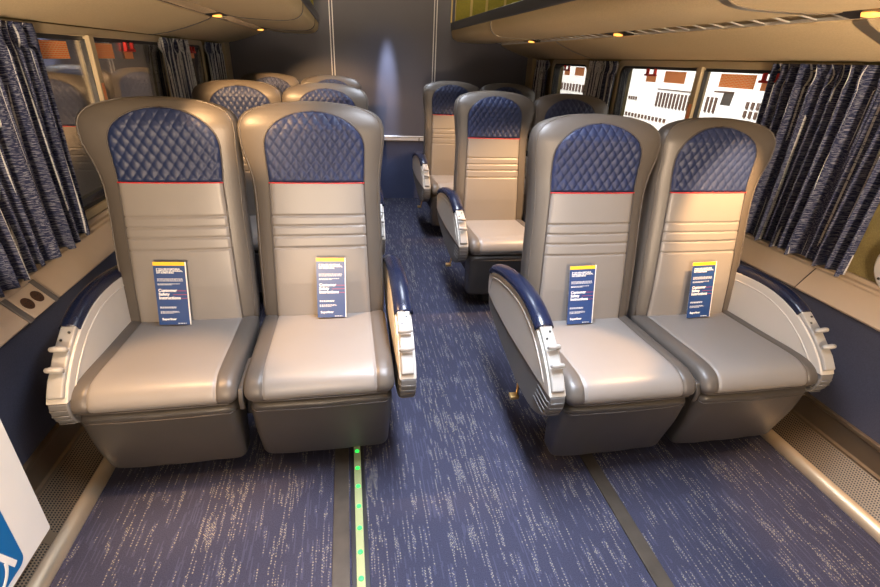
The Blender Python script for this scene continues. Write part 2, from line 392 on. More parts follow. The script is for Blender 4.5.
def rrect(y0, y1, z0, z1, r, n=6):
    pts = []
    for cy, cz, a0 in ((y1-r, z1-r, 0), (y0+r, z1-r, 90), (y0+r, z0+r, 180), (y1-r, z0+r, 270)):
        for k in range(n+1):
            a = math.radians(a0+90*k/n); pts.append((cy+r*math.cos(a), cz+r*math.sin(a)))
    return pts
def ring(bm, x0, x1, outer, inner):
    n = len(outer)
    L = [[(x, p[0], p[1]) for p in q] for x, q in ((x0, outer), (x1, outer), (x1, inner), (x0, inner))]
    R = [[bm.verts.new(p) for p in l] for l in L]
    for a, b in ((0, 1), (1, 2), (2, 3), (3, 0)):
        for i in range(n): bm.faces.new((R[a][i], R[a][(i+1) % n], R[b][(i+1) % n], R[b][i]))
def window(num, s, y0, y1, mull, notices, handles):
    x = XC+s*1.495; inn = -s
    root = bpy.data.objects.new('window_%d' % num, None); C.objects.link(root); root.location = (x, (y0+y1)/2, 1.09)
    struct(root, 'coach window in a khaki metal frame with dark rubber gasket')
    o = root.location
    def rel(y, z): return (y-o.y, z-o.z)
    rr = lambda g, r: [rel(*p) for p in rrect(y0+g, y1-g, .725+g, 1.443-g, r)]
    bm = bmesh.new(); ring(bm, inn*-.06, inn*.016, rr(0, .05), rr(.034, .055)); from_bm('frame', bm, M['frame'], root, bevel=.003)
    bm = bmesh.new(); ring(bm, inn*-.05, inn*.006, rr(.033, .055), rr(.050, .05)); from_bm('gasket', bm, M['black'], root)
    if mull:
        bm = bmesh.new(); m0, m1 = mull-.022-o.y, mull+.022-o.y
        abox(bm, -.03, .03, m0, m1, .745-1.09, 1.415-1.09)
        mo = from_bm('mullion', bm, M['frame'], root, bevel=.003)
        for d in (-1, 1):
            box('mullion_gasket', -.012, .012, (m0 if d < 0 else m1)-.007, (m0 if d < 0 else m1)+.007, .77-1.09, 1.40-1.09, M['black'], root)
        a, b = m0+.008, m1-.008
        fn = lambda u, v: (inn*.0305, a+(b-a)*u, (.80+.43*v)-1.09)
        grid_mesh('letter_strip', fn, 1, 1, M['orange2'], root, uvfn=lambda u, v: (u*.4, v*4))
    box('pane', -.003, .003, y0+.04-o.y, y1-.04-o.y, .765-1.09, 1.403-1.09, M['glass'], root)
    for a, b in notices:
        fn = lambda u, v: (inn*.006, a-o.y+(b-a)*u, (1.325+.062*v)-1.09)
        grid_mesh('notice_sticker', fn, 1, 1, M['orange'], root, uvfn=lambda u, v: (u*.9, v*.4))
    for a in handles:
        bm = bmesh.new(); a -= o.y
        xs = sorted((inn*.006, inn*.022))
        abox(bm, xs[0], xs[1], a-.06, a+.06, 1.355-1.09, 1.367-1.09)
        for d in (-.045, .035): abox(bm, xs[0], xs[1], a+d-.008, a+d+.010, 1.36-1.09, 1.398-1.09)
        from_bm('pull_handle', bm, M['redhandle'], root, bevel=.003)
        fn = lambda u, v: (inn*.007, a-.06+.11*u, (1.322+.034*v)-1.09)
        grid_mesh('notice_sticker', fn, 1, 1, M['orange'], root, uvfn=lambda u, v: (u*.9, v*.4))
window(1, -1, 1.55, 3.50, 2.53, [(2.14, 2.36), (2.60, 2.78)], [2.96])
window(2, -1, 3.78, 4.40, None, [(3.86, 3.97)], [4.10])
window(3, 1, 1.62, 3.42, 2.53, [(2.14, 2.38), (2.66, 2.86)], [2.05, 3.00])
window(4, 1, 3.86, 4.62, None, [(3.95, 4.12)], [4.28])

# ------------------------------------------------------------------ luggage racks
def rack(s, bands, lamps):
    X = lambda off: XC+s*off
    nm = 'left' if s < 0 else 'right'
    r = empty('luggage_rack', (X(1.0), 2.0, 1.5), 'tan carpeted overhead luggage rack running along the %s side' % nm, 'luggage rack')
    ox, oy, oz = r.location
    def pp(name, prof, mat, y0=Y0, y1=Y1-.01, bevel=0, smooth=False):
        return prism(name, [(X(a)-ox, z-oz) for a, z in prof], 'y', y0-oy, y1-oy, mat, r, bevel, smooth)
    sof = [(1.497, 1.447), (1.47, 1.448), (1.40, 1.462), (1.30, 1.490), (1.21, 1.522), (1.165, 1.541), (1.150, 1.551)]
    pp('lower_panel', sof+[(1.150, 1.60), (1.497, 1.60)], M['rack'], smooth=False, bevel=.004)
    bel = [(1.060, 1.567), (1.03, 1.562), (.95, 1.557), (.80, 1.556), (.72, 1.560), (.675, 1.572), (.648, 1.592), (.636, 1.618), (.633, 1.655)]
    bs = [tuple(p) for p in smoothpath(bel, 3)]
    pp('upper_panel', bs+[(.66, 1.655), (1.06, 1.60)], M['rack'], smooth=False, bevel=0)
    pp('front_rail', [(.633, 1.655), (.624, 1.66), (.620, 1.69), (.624, 1.722), (.645, 1.728), (.66, 1.72), (.66, 1.655)], M['railgrey'], bevel=.003)
    pp('back_lining', [(1.06, 1.602), (1.497, 1.602), (1.497, 2.149), (.75, 2.149), (.75, 2.14), (1.10, 2.12), (1.34, 2.02), (1.43, 1.88), (1.44, 1.70), (1.42, 1.66), (1.06, 1.64)], M['green'])
    for y in STRAP[s]:
        st = [(.76, 2.132), (1.10, 2.112), (1.33, 2.013), (1.42, 1.878), (1.43, 1.70)]
        prof = st+[(a+.008, z+.006) for a, z in st[::-1]]
        pp('lining_strap', prof, M['strap'], y-.014, y+.014)
    ep = pp('end_panel', [(.665, 1.66), (1.42, 1.66), (1.43, 1.88), (1.34, 2.02), (1.10, 2.12), (.75, 2.14), (.665, 2.148)], M['green'], Y1-.03, Y1-.012)
    for a in (.80, .95, 1.13):
        st = prism('gold_strip', [(X(a)-ox, 1.66-oz), (X(a+.022)-ox, 1.66-oz), (X(a+.022)-ox, 2.08-oz), (X(a)-ox, 2.08-oz)], 'y', Y1-.036-oy, Y1-.030-oy, M['strap'], ep)
    # grille
    pp('grille_recess', [(1.060, 1.60), (1.150, 1.60), (1.150, 1.585), (1.060, 1.59)], M['black'])
    bm = bmesh.new(); y = -.3
    sp = .045 if s < 0 else .11
    while y < Y1-.05:
        prism_bm(bm, [(X(1.062)-ox, 1.570-oz), (X(1.148)-ox, 1.556-oz), (X(1.148)-ox, 1.560-oz), (X(1.062)-ox, 1.574-oz)], 'y', y-oy, y+(.010 if s < 0 else .012)-oy); y += sp
    for a, z in ((1.064, 1.569), (1.146, 1.554)):
        prism_bm(bm, [(X(a-.002)-ox, z-oz), (X(a+.002)-ox, z-oz-.0005), (X(a+.002)-ox, z+.01-oz), (X(a-.002)-ox, z+.01-oz)], 'y', Y0-oy, Y1-.02-oy)
    from_bm('air_grille', bm, M['grille'] if s > 0 else M['bronze'], r)
    for y in lamps:
        bm = bmesh.new(); prism_bm(bm, [(X(1.066)-ox, 1.566-oz), (X(1.145)-ox, 1.553-oz), (X(1.145)-ox, 1.585-oz), (X(1.066)-ox, 1.59-oz)], 'y', y-.10-oy, y+.10-oy)
        rl = from_bm('reading_light', bm, M['black'], r, bevel=.003)
        c = Vector((X(1.105)-ox, y-oy, 1.556-oz))
        bm = bmesh.new(); tube_bm(bm, [c+Vector((0, 0, .006)), c+Vector((0, 0, -.004)), c+Vector((0, 0, -.006))], [.026, .024, .014], 20, up=(1, 0, 0))
        from_bm('lens', bm, M['lampglow'], rl, smooth=True)
    for y, w_, low in bands:
        if low:
            bd = [(p[0], p[1]) for p in sof[::-1]]
            prof = bd+[(a, z-.004) for a, z in bd[::-1]]
            pp('lower_band', prof, M['band'] if s > 0 else M['thread'], y-w_, y+w_)
        prof = bs+[(a-(.003 if k > 12 else 0), z-.0035) for k, (a, z) in reversed(list(enumerate(bs)))]
        pp('upper_band', prof, M['band'] if s > 0 else M['thread'], y-w_*.7, y+w_*.7)
    return r
M['railgrey'] = simple('dark_rack_rail', (.075, .078, .09), .35, .3)
M['grille'] = simple('grille_metal', (.60, .56, .50), .35, .4)
M['band'] = simple('brushed_band', (.34, .29, .22), .35, .7)
STRAP = {-1: [2.5, 3.4, 4.3], 1: [1.9, 2.7, 3.5, 4.3]}
rack(-1, [(3.32, .006, True), (1.0, .006, True), (4.6, .006, False)], [3.28, 2.2, 1.05, 4.85])
rack(1, [(1.42, .024, True), (3.78, .012, True)], [1.35, 2.80, 4.2])

# ceiling light fixtures
for i, y in enumerate((-.7, 1.0, 2.7, 4.3)):
    c = empty('ceiling_light', (XC, y, 2.15), 'long ceiling light panel above the aisle, '+('nearest the camera end', 'over the front seats', 'over the middle seats', 'nearest the dark end wall')[i], 'ceiling light', 'ceiling lights above the aisle')
    box('housing', -.18, .18, -.58, .58, -.018, 0, M['ceil'], c, .004)

# ------------------------------------------------------------------ floor tracks
for i, x in ((9, XC-.475), (10, XC+.475)):
    struct(box('trim_%d' % i, x-.026, x+.026, Y0, Y1, 0, .006, M['track'] if 'track' in M else M.setdefault('track', simple('worn_dark_track', (.060, .050, .040), .45, .35, var=.4, scale=18)), None, .001), 'dark metal seat track set in the carpet')
led = empty('light_strip', (-.012, 1.0, 0), 'glowing green dotted guide strip on the floor under the left double seat', 'light strip')
box('channel', -.026, .026, -2.0, .9, 0, .007, M['black'], led, .001)
box('glow_bar', -.0125, .0125, -2.0, .895, .007, .010, M['ledbar'], led, .001)
y = -.78
while y < .9:
    bm = bmesh.new(); tube_bm(bm, [(0, y, .0098), (0, y, .0122), (0, y, .0128)], [.0085, .008, .005], 12)
    from_bm('green_led', bm, M['leddot'], led, smooth=True); y += .085

# ------------------------------------------------------------------ double seat
N_EXP = 3.6
def lerp_tab(tab, z):
    if z <= tab[0][0]: return tab[0][1]
    for (a, va), (b, vb) in zip(tab, tab[1:]):
        if z <= b:
            t = (z-a)/(b-a); return va+(vb-va)*t
    return tab[-1][1]
WT = [(.425, .222), (.44, .230), (.50, .235), (.70, .233), (.88, .228), (.97, .229), (1.05, .236), (1.12, .243), (1.155, .242), (1.178, .234), (1.195, .219), (1.208, .195), (1.219, .160), (1.228, .115), (1.233, .065), (1.235, .02)]
TT = [(.425, .09), (.44, .11), (.60, .125), (.95, .120), (1.12, .115), (1.165, .108), (1.19, .094), (1.208, .078), (1.22, .060), (1.23, .036), (1.235, .010)]
def back_y(z):       # front face depth
    y = .425+.115*(z-.46)/.77+.010
    if z > 1.0: y -= .022*min(1, (z-1.0)/.15)**1.5
    return y
def t0(z): return .12
def backrest(parent, cx, bl, br):
    def W2(z, sgn):
        k = math.exp(-((z-1.11)/.095)**2) if z < 1.11 else max(0, 1-((z-1.11)/.125)**2)**.5
        return lerp_tab(WT, z)+(br if sgn > 0 else bl)*k*(1 if z < 1.11 else .9)
    def yfront(x, z):
        w_, t = W2(z, x), lerp_tab(TT, z)
        q = min(.999, abs(x)/w_)
        return back_y(z)+t0(z)/2-(t/2)*(1-q**N_EXP)**(1/N_EXP)
    zs = sorted(set([z for z, _ in WT]+[.44+.04*i for i in range(18)]+[1.14, 1.168, 1.187, 1.202, 1.214, 1.224]))
    n = 56; loops = []
    for z in zs:
        w_, t = lerp_tab(WT, z), lerp_tab(TT, z); yc = back_y(z)+t0(z)/2; l = []
        for k in range(n):
            a = 2*PI*k/n; ca, sa = math.cos(a), math.sin(a)
            w_ = W2(z, ca); l.append((cx+w_*math.copysign(abs(ca)**(2/N_EXP), ca), yc+t/2*math.copysign(abs(sa)**(2/N_EXP), sa), z))
        loops.append(l)
    bm = bmesh.new(); loft(bm, loops); o = from_bm('backrest', bm, M['border'], parent, smooth=True)
    # centre panel
    zb, zr = .452, .967
    hw = lambda z: .180-.013*(z-zb)/(zr-zb)
    grooves = (.852, .815, .778, .735)
    def fn(u, v):
        z = zb+(zr-zb)*v; h = hw(z); x = (u*2-1)*h
        e = min((1-abs(u*2-1))*h, (z-zb)*1.0)
        lift = .0075*min(1, e/.010)**.5-.0025
        for g in grooves: lift -= .0050*math.exp(-((z-g)/.0030)**2)
        return (cx+x, yfront(x, z)-lift, z)
    grid_mesh('centre_panel', fn, 48, 150, M['centre'], o)
    # quilted panel
    z1 = 1.085; top = 1.207
    def hq(z):
        if z < z1: return .167+.005*math.sin(PI/2*(z-zr)/(z1-zr))
        return .172*max(0, 1-((z-z1)/(top-z1))**2.2)**.5
    W_, H_ = .0345, .0500
    def fq(u, v):
        vv = math.sin(PI/2*v)**1.0 if v > 0 else 0
        z = zr+(top-zr)*(v*(2-v) if False else vv); h = hq(z); x = (u*2-1)*h
        p = abs(math.sin(PI*(x/W_+z/H_))); q = abs(math.sin(PI*(x/W_-z/H_)))
        e = min((1-abs(u*2-1))*max(h, .001), (z-zr), (top-z)*1.5+.002)
        m = min(1, max(0, e)/.010)
        return (cx+x, yfront(x, z)-(-.0025+.0045*m**.5+.0062*m*(p*q)**.33), z)
    grid_mesh('quilted_headrest', fq, 90, 96, M['quilt'], o)
    bm = bmesh.new(); tube_bm(bm, [(cx+x, yfront(x, zr)-.0045, zr) for x in [(-.168+.336*k/24) for k in range(25)]], .0022, 8, up=(0, 0, 1))
    from_bm('red_piping', bm, M['red'], o, smooth=True)
    # seam outline round the panels
    pts = [(-hw(zb+(zr-zb)*k/16), zb+(zr-zb)*k/16) for k in range(17)]
    arch = [(hq(z), z) for z in [zr+(top-zr)*math.sin(PI/2*k/20) for k in range(1, 21)]]
    pts += [(-a, z) for a, z in arch]+[(a, z) for a, z in arch[::-1]]+[(-x, z) for x, z in pts[:17][::-1]]
    bm = bmesh.new(); tube_bm(bm, [(cx+x, yfront(x, z)-.0012, z) for x, z in pts], .0024, 6, up=(0, 1, 0))
    from_bm('seam', bm, M['thread'], o, smooth=True)
    # outer welt running round the side edge of the shell
    pts = [(-1, z) for z in [.46+.035*i for i in range(20)]]
    pts = pts+[(-1, z) for z in (1.15, 1.17, 1.185, 1.198, 1.208, 1.216, 1.222, 1.226)]
    pts = [(-W2(z, -1)*.955, z) for _, z in pts]+[(W2(z, 1)*.955, z) for _, z in pts[::-1]]
    bm = bmesh.new(); tube_bm(bm, [(cx+x, yfront(x, z)-.0012, z) for x, z in pts], .0022, 6, up=(0, 1, 0))
    from_bm('edge_welt', bm, M['border'], o, smooth=True)
    return o
def cushion(parent, cx):
    prof = smoothpath([(.48, .405), (.485, .44), (.48, .462), (.40, .468), (.25, .474), (.12, .481), (.06, .480), (.022, .468), (.002, .446), (-.004, .422), (.006, .404), (.035, .396), (.20, .395), (.40, .395), (.48, .405)], 5)[:-1]
    cy, cz = .24, .435; W = .235
    xs = [-W+.001]+[-W+.004, -W+.010, -W+.018, -W+.028]+[-.188, -.179, -.176, -.173, -.166, -.15]+[-.12+.04*i for i in range(7)]+[.15, .166, .173, .176, .179, .188]+[W-.028, W-.018, W-.010, W-.004]+[W-.001]
    loops = []
    R_ = .030
    for x in xs:
        d = W-abs(x); ins = R_-math.sqrt(max(0, R_*R_-(R_-min(d, R_))**2))
        sy = (.245-ins)/.245; sz = (.045-ins)/.045
        crown = 1+.10*(1-(x/W)**2)
        g = .0045*math.exp(-((abs(x)-.176)/.0028)**2)
        lp = []
        for p in prof:
            yy = cy+(p.x-cy)*sy; zz = p.y-cz
            zz *= sz*(crown if zz > 0 else 1)
            if zz > 0 or p.x < .03:
                zz -= g if zz > 0 else 0; yy += g if p.x < .05 else 0
            lp.append((cx+x, yy, cz+zz))
        loops.append(lp)
    bm = bmesh.new(); R = loft(bm, loops)
    bm.faces.ensure_lookup_table()
    for f in bm.faces:
        m = f.calc_center_median(); f.material_index = 1 if abs(m.x-cx) < .176 and m.z > .402 else 0
    o = from_bm('seat_cushion', bm, parent=parent, smooth=True, mats=[M['border'], M['centre']])
    # lower piping
    bm = bmesh.new(); tube_bm(bm, [(cx-.222, .02, .408), (cx-.205, .004, .404), (cx-.1, .001, .404), (cx+.1, .001, .404), (cx+.205, .004, .404), (cx+.222, .02, .408)], .0028, 6, up=(0, 0, 1))
    from_bm('piping', bm, M['thread'], o, smooth=True)
    return o
def legrest(parent, cx):
    prof = smoothpath([(.145, .36), (.10, .392), (.035, .394), (.012, .382), (.012, .355), (.035, .24), (.064, .142), (.076, .116), (.098, .105), (.135, .107), (.165, .12), (.16, .24), (.145, .36)], 5)[:-1]
    cy, cz = .09, .245; W = .228; loops = []
    for x in [-W+.0005, -W+.003, -W+.008, -W+.016, -W+.026, -.18, -.12, -.06, 0, .06, .12, .18, W-.026, W-.016, W-.008, W-.003, W-.0005]:
        d = W-abs(x); R_ = .034; ins = R_-math.sqrt(max(0, R_*R_-(R_-min(d, R_))**2))
        lp = []
        for p in prof:
            wx = x*(1-.055*(.39-p.y)/.29)
            yy = cy+(p.x-cy)*(.07-ins)/.07; zz = cz+(p.y-cz)*(.148-ins)/.148
            yy += -.006*(1-(x/W)**2)*(1 if p.x < .08 else 0)+.0016*math.sin(x*40+p.y*30)*(1 if p.x < .08 else 0)
            lp.append((cx+wx, yy, zz))
        loops.append(lp)
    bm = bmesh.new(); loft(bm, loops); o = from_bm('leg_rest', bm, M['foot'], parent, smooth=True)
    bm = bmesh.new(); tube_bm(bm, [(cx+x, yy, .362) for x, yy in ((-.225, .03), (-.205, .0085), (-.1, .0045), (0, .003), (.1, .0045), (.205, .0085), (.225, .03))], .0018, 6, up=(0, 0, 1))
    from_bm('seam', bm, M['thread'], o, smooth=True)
    return o
def armrest(parent, cx, s):
    """s: outward direction"""
    top = smoothpath([(.725, .52), (.715, .565), (.66, .597), (.55, .625), (.40, .642), (.28, .638), (.17, .607), (.085, .556), (.025, .500), (-.008, .455)], 6)
    up = [tuple(p) for p in top]+[(.03, .452), (.15, .447), (.40, .442), (.60, .452), (.715, .468)]
    T = .028
    bm = bmesh.new(); prism_bm(bm, up, 'x', cx-T, cx+T); o = from_bm('armrest', bm, M['cream'], parent, bevel=.015, seg=4)
    lo = [tuple(p) for p in smoothpath([(.715, .468), (.69, .415), (.55, .365), (.40, .330), (.26, .308), (.13, .312), (.06, .336), (.012, .372), (-.008, .415), (-.008, .454)], 5)]+[(.03, .4515), (.15, .4465), (.40, .4415), (.60, .4515)]
    bm = bmesh.new(); prism_bm(bm, lo, 'x', cx-T+.003, cx+T-.001); from_bm('lower_shell', bm, M['greyplastic'], o, bevel=.014, seg=4)
    # ribs at the front of the lower shell
    bm = bmesh.new()
    for k in range(4):
        z = .433-.020*k; y0 = lerp_tab([(.34, .045), (.37, .008), (.415, -.013), (.45, -.014)], z)
        for sx in (1, -1):
            xo = cx+sx*(T+.0005)
            tube_bm(bm, [(xo, y0+.10, z+.004), (xo, y0+.02, z), (cx+sx*(T-.008), y0+.001, z)], .0022, 6, up=(0, 0, 1))
        tube_bm(bm, [(cx-T+.008, y0+.001, z), (cx+T-.008, y0+.001, z)], .0022, 6, up=(0, 0, 1))
    from_bm('shell_ribs', bm, M['greyplastic'], o, smooth=True)
    # raised inner lip
    bm = bmesh.new()
    lip = smoothpath([(.69, .50), (.66, .563), (.54, .594), (.40, .609), (.29, .605), (.19, .575), (.11, .527), (.045, .470)], 5)
    for sx in (1, -1): tube_bm(bm, [(cx+sx*(T-.001), p.x, p.y) for p in lip], .0035, 6, up=(1, 0, 0))
    from_bm('raised_lip', bm, M['cream'], o, smooth=True)
    # pad
    pp = smoothpath([(.715, .555), (.70, .580), (.66, .603), (.55, .632), (.40, .649), (.28, .645), (.20, .625), (.160, .606)], 6)
    n = len(pp)
    bm = bmesh.new(); tube_bm(bm, [(cx+s*.002, p.x, p.y) for p in pp], [(.033 if s*cx < 0 or abs(cx) > .51 else .029)*min(1, .45+.55*min(k, 99)/5) for k in range(n)], 20, ry=[.0225*min(1, .4+.6*k/5) for k in range(n)], up=(1, 0, 0))
    from_bm('arm_pad', bm, M['pad'], o, smooth=True)
    # control panel
    cp = [(.158, .6225), (.085, .5735), (.018, .515), (-.010, .478)]
    back = [(y+.012, z-.014) for y, z in cp[::-1]]
    bm = bmesh.new(); prism_bm(bm, cp+back, 'x', cx-.0215, cx+.0215); p = from_bm('control_panel', bm, M['lever'], o, bevel=.005, seg=3)
    bm = bmesh.new()
    for (y, z) in ((.135, .608), (.115, .594)):
        tube_bm(bm, [(cx+.008*(1 if y > .12 else -1), y+.003, z-.003), (cx+.008*(1 if y > .12 else -1), y-.0015, z+.0025)], .0035, 10)
    from_bm('screw_hole', bm, M['black'], o, smooth=False)
    for (y, z) in ((.083, .577), (.037, .537)):
        bm = bmesh.new()
        d = Vector((0, -.62, .78)); c = Vector((cx, y, z))
        pts = [c+d*-.004+Vector((0, 0, 0)), c+d*.012, c+d*.020]
        tube_bm(bm, [c+Vector((-s*.022, 0, 0))+d*.004, c+Vector((-s*.018, 0, 0))+d*.012, c+Vector((s*.006, 0, 0))+d*.017, c+Vector((s*.016, 0, 0))+d*.016, c+Vector((s*.021, 0, 0))+d*.010], [.005, .0085, .009, .008, .004], 12, up=(0, .78, .62))
        from_bm('lever', bm, M['lever'], o, smooth=True)
    return o
def build_pair(ws):
    # ws: direction of the window side; the wings spread towards the window
    r = empty('double_seat', (0, 0, 0), '', 'train seat', 'double seats facing the camera')
    for cx in (-.2435, .2435):
        win = cx*ws > 0; inner, outer = (-.012, .030) if win else (.020, .004)
        bl, br = (inner, outer) if cx > 0 else (outer, inner)
        backrest(r, cx, bl, br); cushion(r, cx); legrest(r, cx)
    for s in (-1, 1): armrest(r, s*(.487 if s == ws else .519), s)
    bm = bmesh.new(); abox(bm, -.45, .45, .17, .50, .22, .392); from_bm('seat_frame', bm, M['darkmetal'], r, bevel=.01)
    for s in (-1, 1):
        bm = bmesh.new(); prism_bm(bm, [(.18, 0.007), (.50, 0.007), (.46, .22), (.22, .22)], 'x', s*.30-.02, s*.30+.02); from_bm('pedestal', bm, M['darkmetal'], r, bevel=.004)
    prism('centre_divider', [(.012, .37), (.006, .41), (.02, .442), (.20, .442), (.20, .37)], 'x', -.0075, .0075, M['foot'], r, bevel=.003)
    return r
proto = {-1: build_pair(-1), 1: build_pair(1)}
def pedal(root, s):
    bm = bmesh.new(); tube_bm(bm, [(s*.50, .36, .30), (s*.515, .32, .235), (s*.525, .30, .225)], .005, 8); abox(bm, s*.535-.016, s*.535+.016, .285, .315, .215, .229)
    from_bm('foot_pedal', bm, M['brass'], root, bevel=.002)
LX, LY, RX, RY, PITCH = -.358, 1.253, 1.132, 1.106, 1.33
spots = [(LX, LY, 'front left double seat beside the green light strip with two safety cards', 1),
         (LX, LY+PITCH, 'second double seat on the left, mostly hidden behind the front left one', 1),
         (LX, LY+2*PITCH, 'rearmost left double seat by the dark end wall', 1),
         (RX, RY, 'front right double seat with grey cushions under the big curtained window', -1),
         (RX, RY+PITCH, 'middle right double seat, behind the front right seats', -1),
         (RX, RY+2*PITCH, 'rearmost right double seat by the dark end wall', -1)]
for i, (x, y, lab, s) in enumerate(spots):
    o = proto[-s] if i in (0, 3) else copy_tree(proto[-s])
    o.location = (x, y, 0); o['label'] = lab
for o in [o for o in list(C.objects) if o.get('category') == 'train seat']:
    pedal(o, 1 if o.location.x < 0 else -1)

# ------------------------------------------------------------------ safety cards
def text_me(body, size, bold=False):
    cu = bpy.data.curves.new('t', 'FONT'); cu.body = body; cu.size = size; cu.extrude = .00015; cu.space_line = .92
    cu.offset = size*(.028 if bold else .004)
    cu.resolution_u = 3
    ob = bpy.data.objects.new('t', cu); C.objects.link(ob)
    dg = bpy.context.evaluated_depsgraph_get(); me = bpy.data.meshes.new_from_object(ob.evaluated_get(dg))
    bpy.data.objects.remove(ob); bpy.data.curves.remove(cu)
    return me
def join_text(items):
    bm = bmesh.new()
    for body, x, z, size, bold in items:
        me = text_me(body, size, bold); me.materials.clear()
        me.transform(Matrix.Translation((x, -.0011, z)) @ Matrix.Rotation(PI/2, 4, 'X'))
        bm.from_mesh(me); bpy.data.meshes.remove(me)
    return bm
def build_card():
    r = empty('safety_card', (0, 0, 0), '', 'safety card', 'safety cards leaning on the seat backs')
    W, H = .052, .232
    bm = bmesh.new(); abox(bm, -W, W, -.0006, .0, 0, H); from_bm('front_cover', bm, M['card'], r)
    bm = bmesh.new(); abox(bm, -W, W+.003, .0001, .0007, 0.0, H); abox(bm, W, W+.0035, .0, .0035, 0, H); from_bm('inner_pages', bm, M['cardpaper'], r)
    bm = bmesh.new(); abox(bm, -W, W, -.0009, -.0005, H-.013, H); from_bm('yellow_band', bm, M['yellow'], r)
    from_bm('headline', join_text([('IF YOU SEE SOMETHING\nSUSPICIOUS OR UNUSUAL,\nSAY SOMETHING!', -.043, H-.028, .0072, True)]), M['white'], r)
    from_bm('title', join_text([('Customer\nSafety\nInstructions', -.043, H-.108, .0150, True)]), M['white'], r)
    from_bm('car_type', join_text([('Superliner', -.040, .018, .0115, True)]), M['white'], r)
    bm = bmesh.new()
    def line(x0, x1, z, h=.0016): 
        x = x0
        while x < x1:
            w_ = random.uniform(.003, .008); abox(bm, x, min(x+w_, x1), -.0010, -.0006, z, z+h); x += w_+.0022
    for z, l in ((.1705, .040), (.1665, .042), (.1625, .041)): line(-.043, l, z, .0016)
    for z, l in ((.152, .030), (.1485, .005)): line(-.043, l, z)
    for z, l in ((.066, .012), (.0625, .010)): line(-.043, l, z, .002)
    for z, l in ((.050, .018), (.0465, .020), (.043, 0.0)): line(-.043, l, z, .0014)
    line(.012, .040, .004, .0024)
    from_bm('small_print', bm, M['white'], r)
    bm = bmesh.new()
    for z in (.1265, .1125): abox(bm, .018 if z > .12 else .004, .051, -.0010, -.0006, z, z+.0011)
    for z in (.0985, ): abox(bm, .030, .051, -.0010, -.0006, z, z+.0011)
    from_bm('red_line', bm, M['redprint'], r)
    return r
card0 = build_card()
cards = [(-.645, LY, -.035, 0.02, 'on the window-side seat of the front left pair'),
         (-.088, LY, .0, .03, 'on the aisle-side seat of the front left pair'),
         (.866, RY, .0, -.03, 'on the aisle-side seat of the front right pair'),
         (1.392, RY, .0, -.02, 'on the window-side seat of the front right pair')]
tilts = [.06, .07, -.045, -.06]
for i, (x, y, rz, _, lab) in enumerate(cards):
    o = card0 if i == 0 else copy_tree(card0)
    o.location = (x, y+.392, .4775); o.rotation_euler = (-.20, tilts[i]*.4, rz)
    o['label'] = 'navy safety card '+lab

# ------------------------------------------------------------------ curtains
def curtain(s, y0, y1, n, label, mat, zb=.70, amp=.028, slant=0, seed=1, spread=0, flip=False):
    rnd = random.Random(seed)
    x0 = XC+s*1.470; inn = -s
    ph = [rnd.uniform(-.5, .5) for _ in range(8)]
    r = empty('curtain', (x0, (y0+y1)/2, zb), label, 'curtain', 'pleated window curtains')
    o = r.location
    zt = 1.436
    def fn(u, v):
        # v 0 bottom .. 1 top
        z = zb+(zt-zb)*v
        y = y0+(y1-y0)*u
        y += slant*(1-v)*(u-.5)
        w_ = 2*PI*n*u+1.3*math.sin(2*PI*u*2+ph[0])+.9*math.sin(2*PI*u*5+ph[1])*(1-v)
        a = amp*(1-.25*v)*(1+.35*math.sin(2*PI*u*3+ph[2]))
        x = a*(.5+.5*math.sin(w_)) + .006*math.sin(w_*2+3*v+ph[3])
        y += .010*math.cos(w_)*(1 if n > 6 else 1.2)
        t = (z-(zt-.085))/.085
        if t > 0:                                   # gathered heading loops
            k = math.sin(PI*min(1, t))
            x += -.010*k+.016*k*math.sin(2*PI*n*1.0*u+ph[4]+1.5*math.sin(9*u))
            y += .012*k*math.sin(2*PI*n*.7*u+ph[5])
        x += .012*(1-v)
        z += -.010*math.sin(w_*.5+ph[6])*(1-v)**3
        return (inn*(x+.004), y-o.y, z-o.z)
    L = abs(y1-y0)*2.0
    sh = grid_mesh('cloth', fn, n*16, 60, mat, r, uvfn=lambda u, v: (u*L, v*(zt-zb)))
    so = sh.modifiers.new('thick', 'SOLIDIFY'); so.thickness = .0012
    return r
curtain(-1, 1.10, 2.08, 13, 'wide navy curtain at the far left edge over the power outlet', M['curtain'], zb=.705, amp=.036, slant=-.07, seed=3)
curtain(-1, 3.38, 3.92, 7, 'left curtain with broad pale stripes between the two left windows', M['curtain2'], seed=5, amp=.03)
curtain(-1, 4.40, 4.93, 6, 'rearmost left curtain, pale and navy, by the end wall', M['curtain2'], seed=8, amp=.03)
curtain(1, 1.34, 2.02, 12, 'wide navy curtain with white streaks at the far right edge', M['curtain'], zb=.712, amp=.034, slant=-.04, seed=4)
curtain(1, 3.38, 3.80, 6, 'right curtain between the two bright windows', M['curtain2'], seed=6, amp=.03)
curtain(1, 4.64, 4.97, 5, 'rearmost right curtain by the end wall', M['curtain2'], seed=9, amp=.03)
for s in (-1, 1):
    pass

# ------------------------------------------------------------------ outlet, disc, board
n = Vector((.0, 0, 1))
out = empty('power_outlet', (XC-1.4125, 1.545, .6415), 'double power outlet in the left window sill between two dark strips', 'power outlet')
ang = math.atan2(.080, .065)        # slope of the apron
out.rotation_euler = (0, math.radians(90)-0, 0)
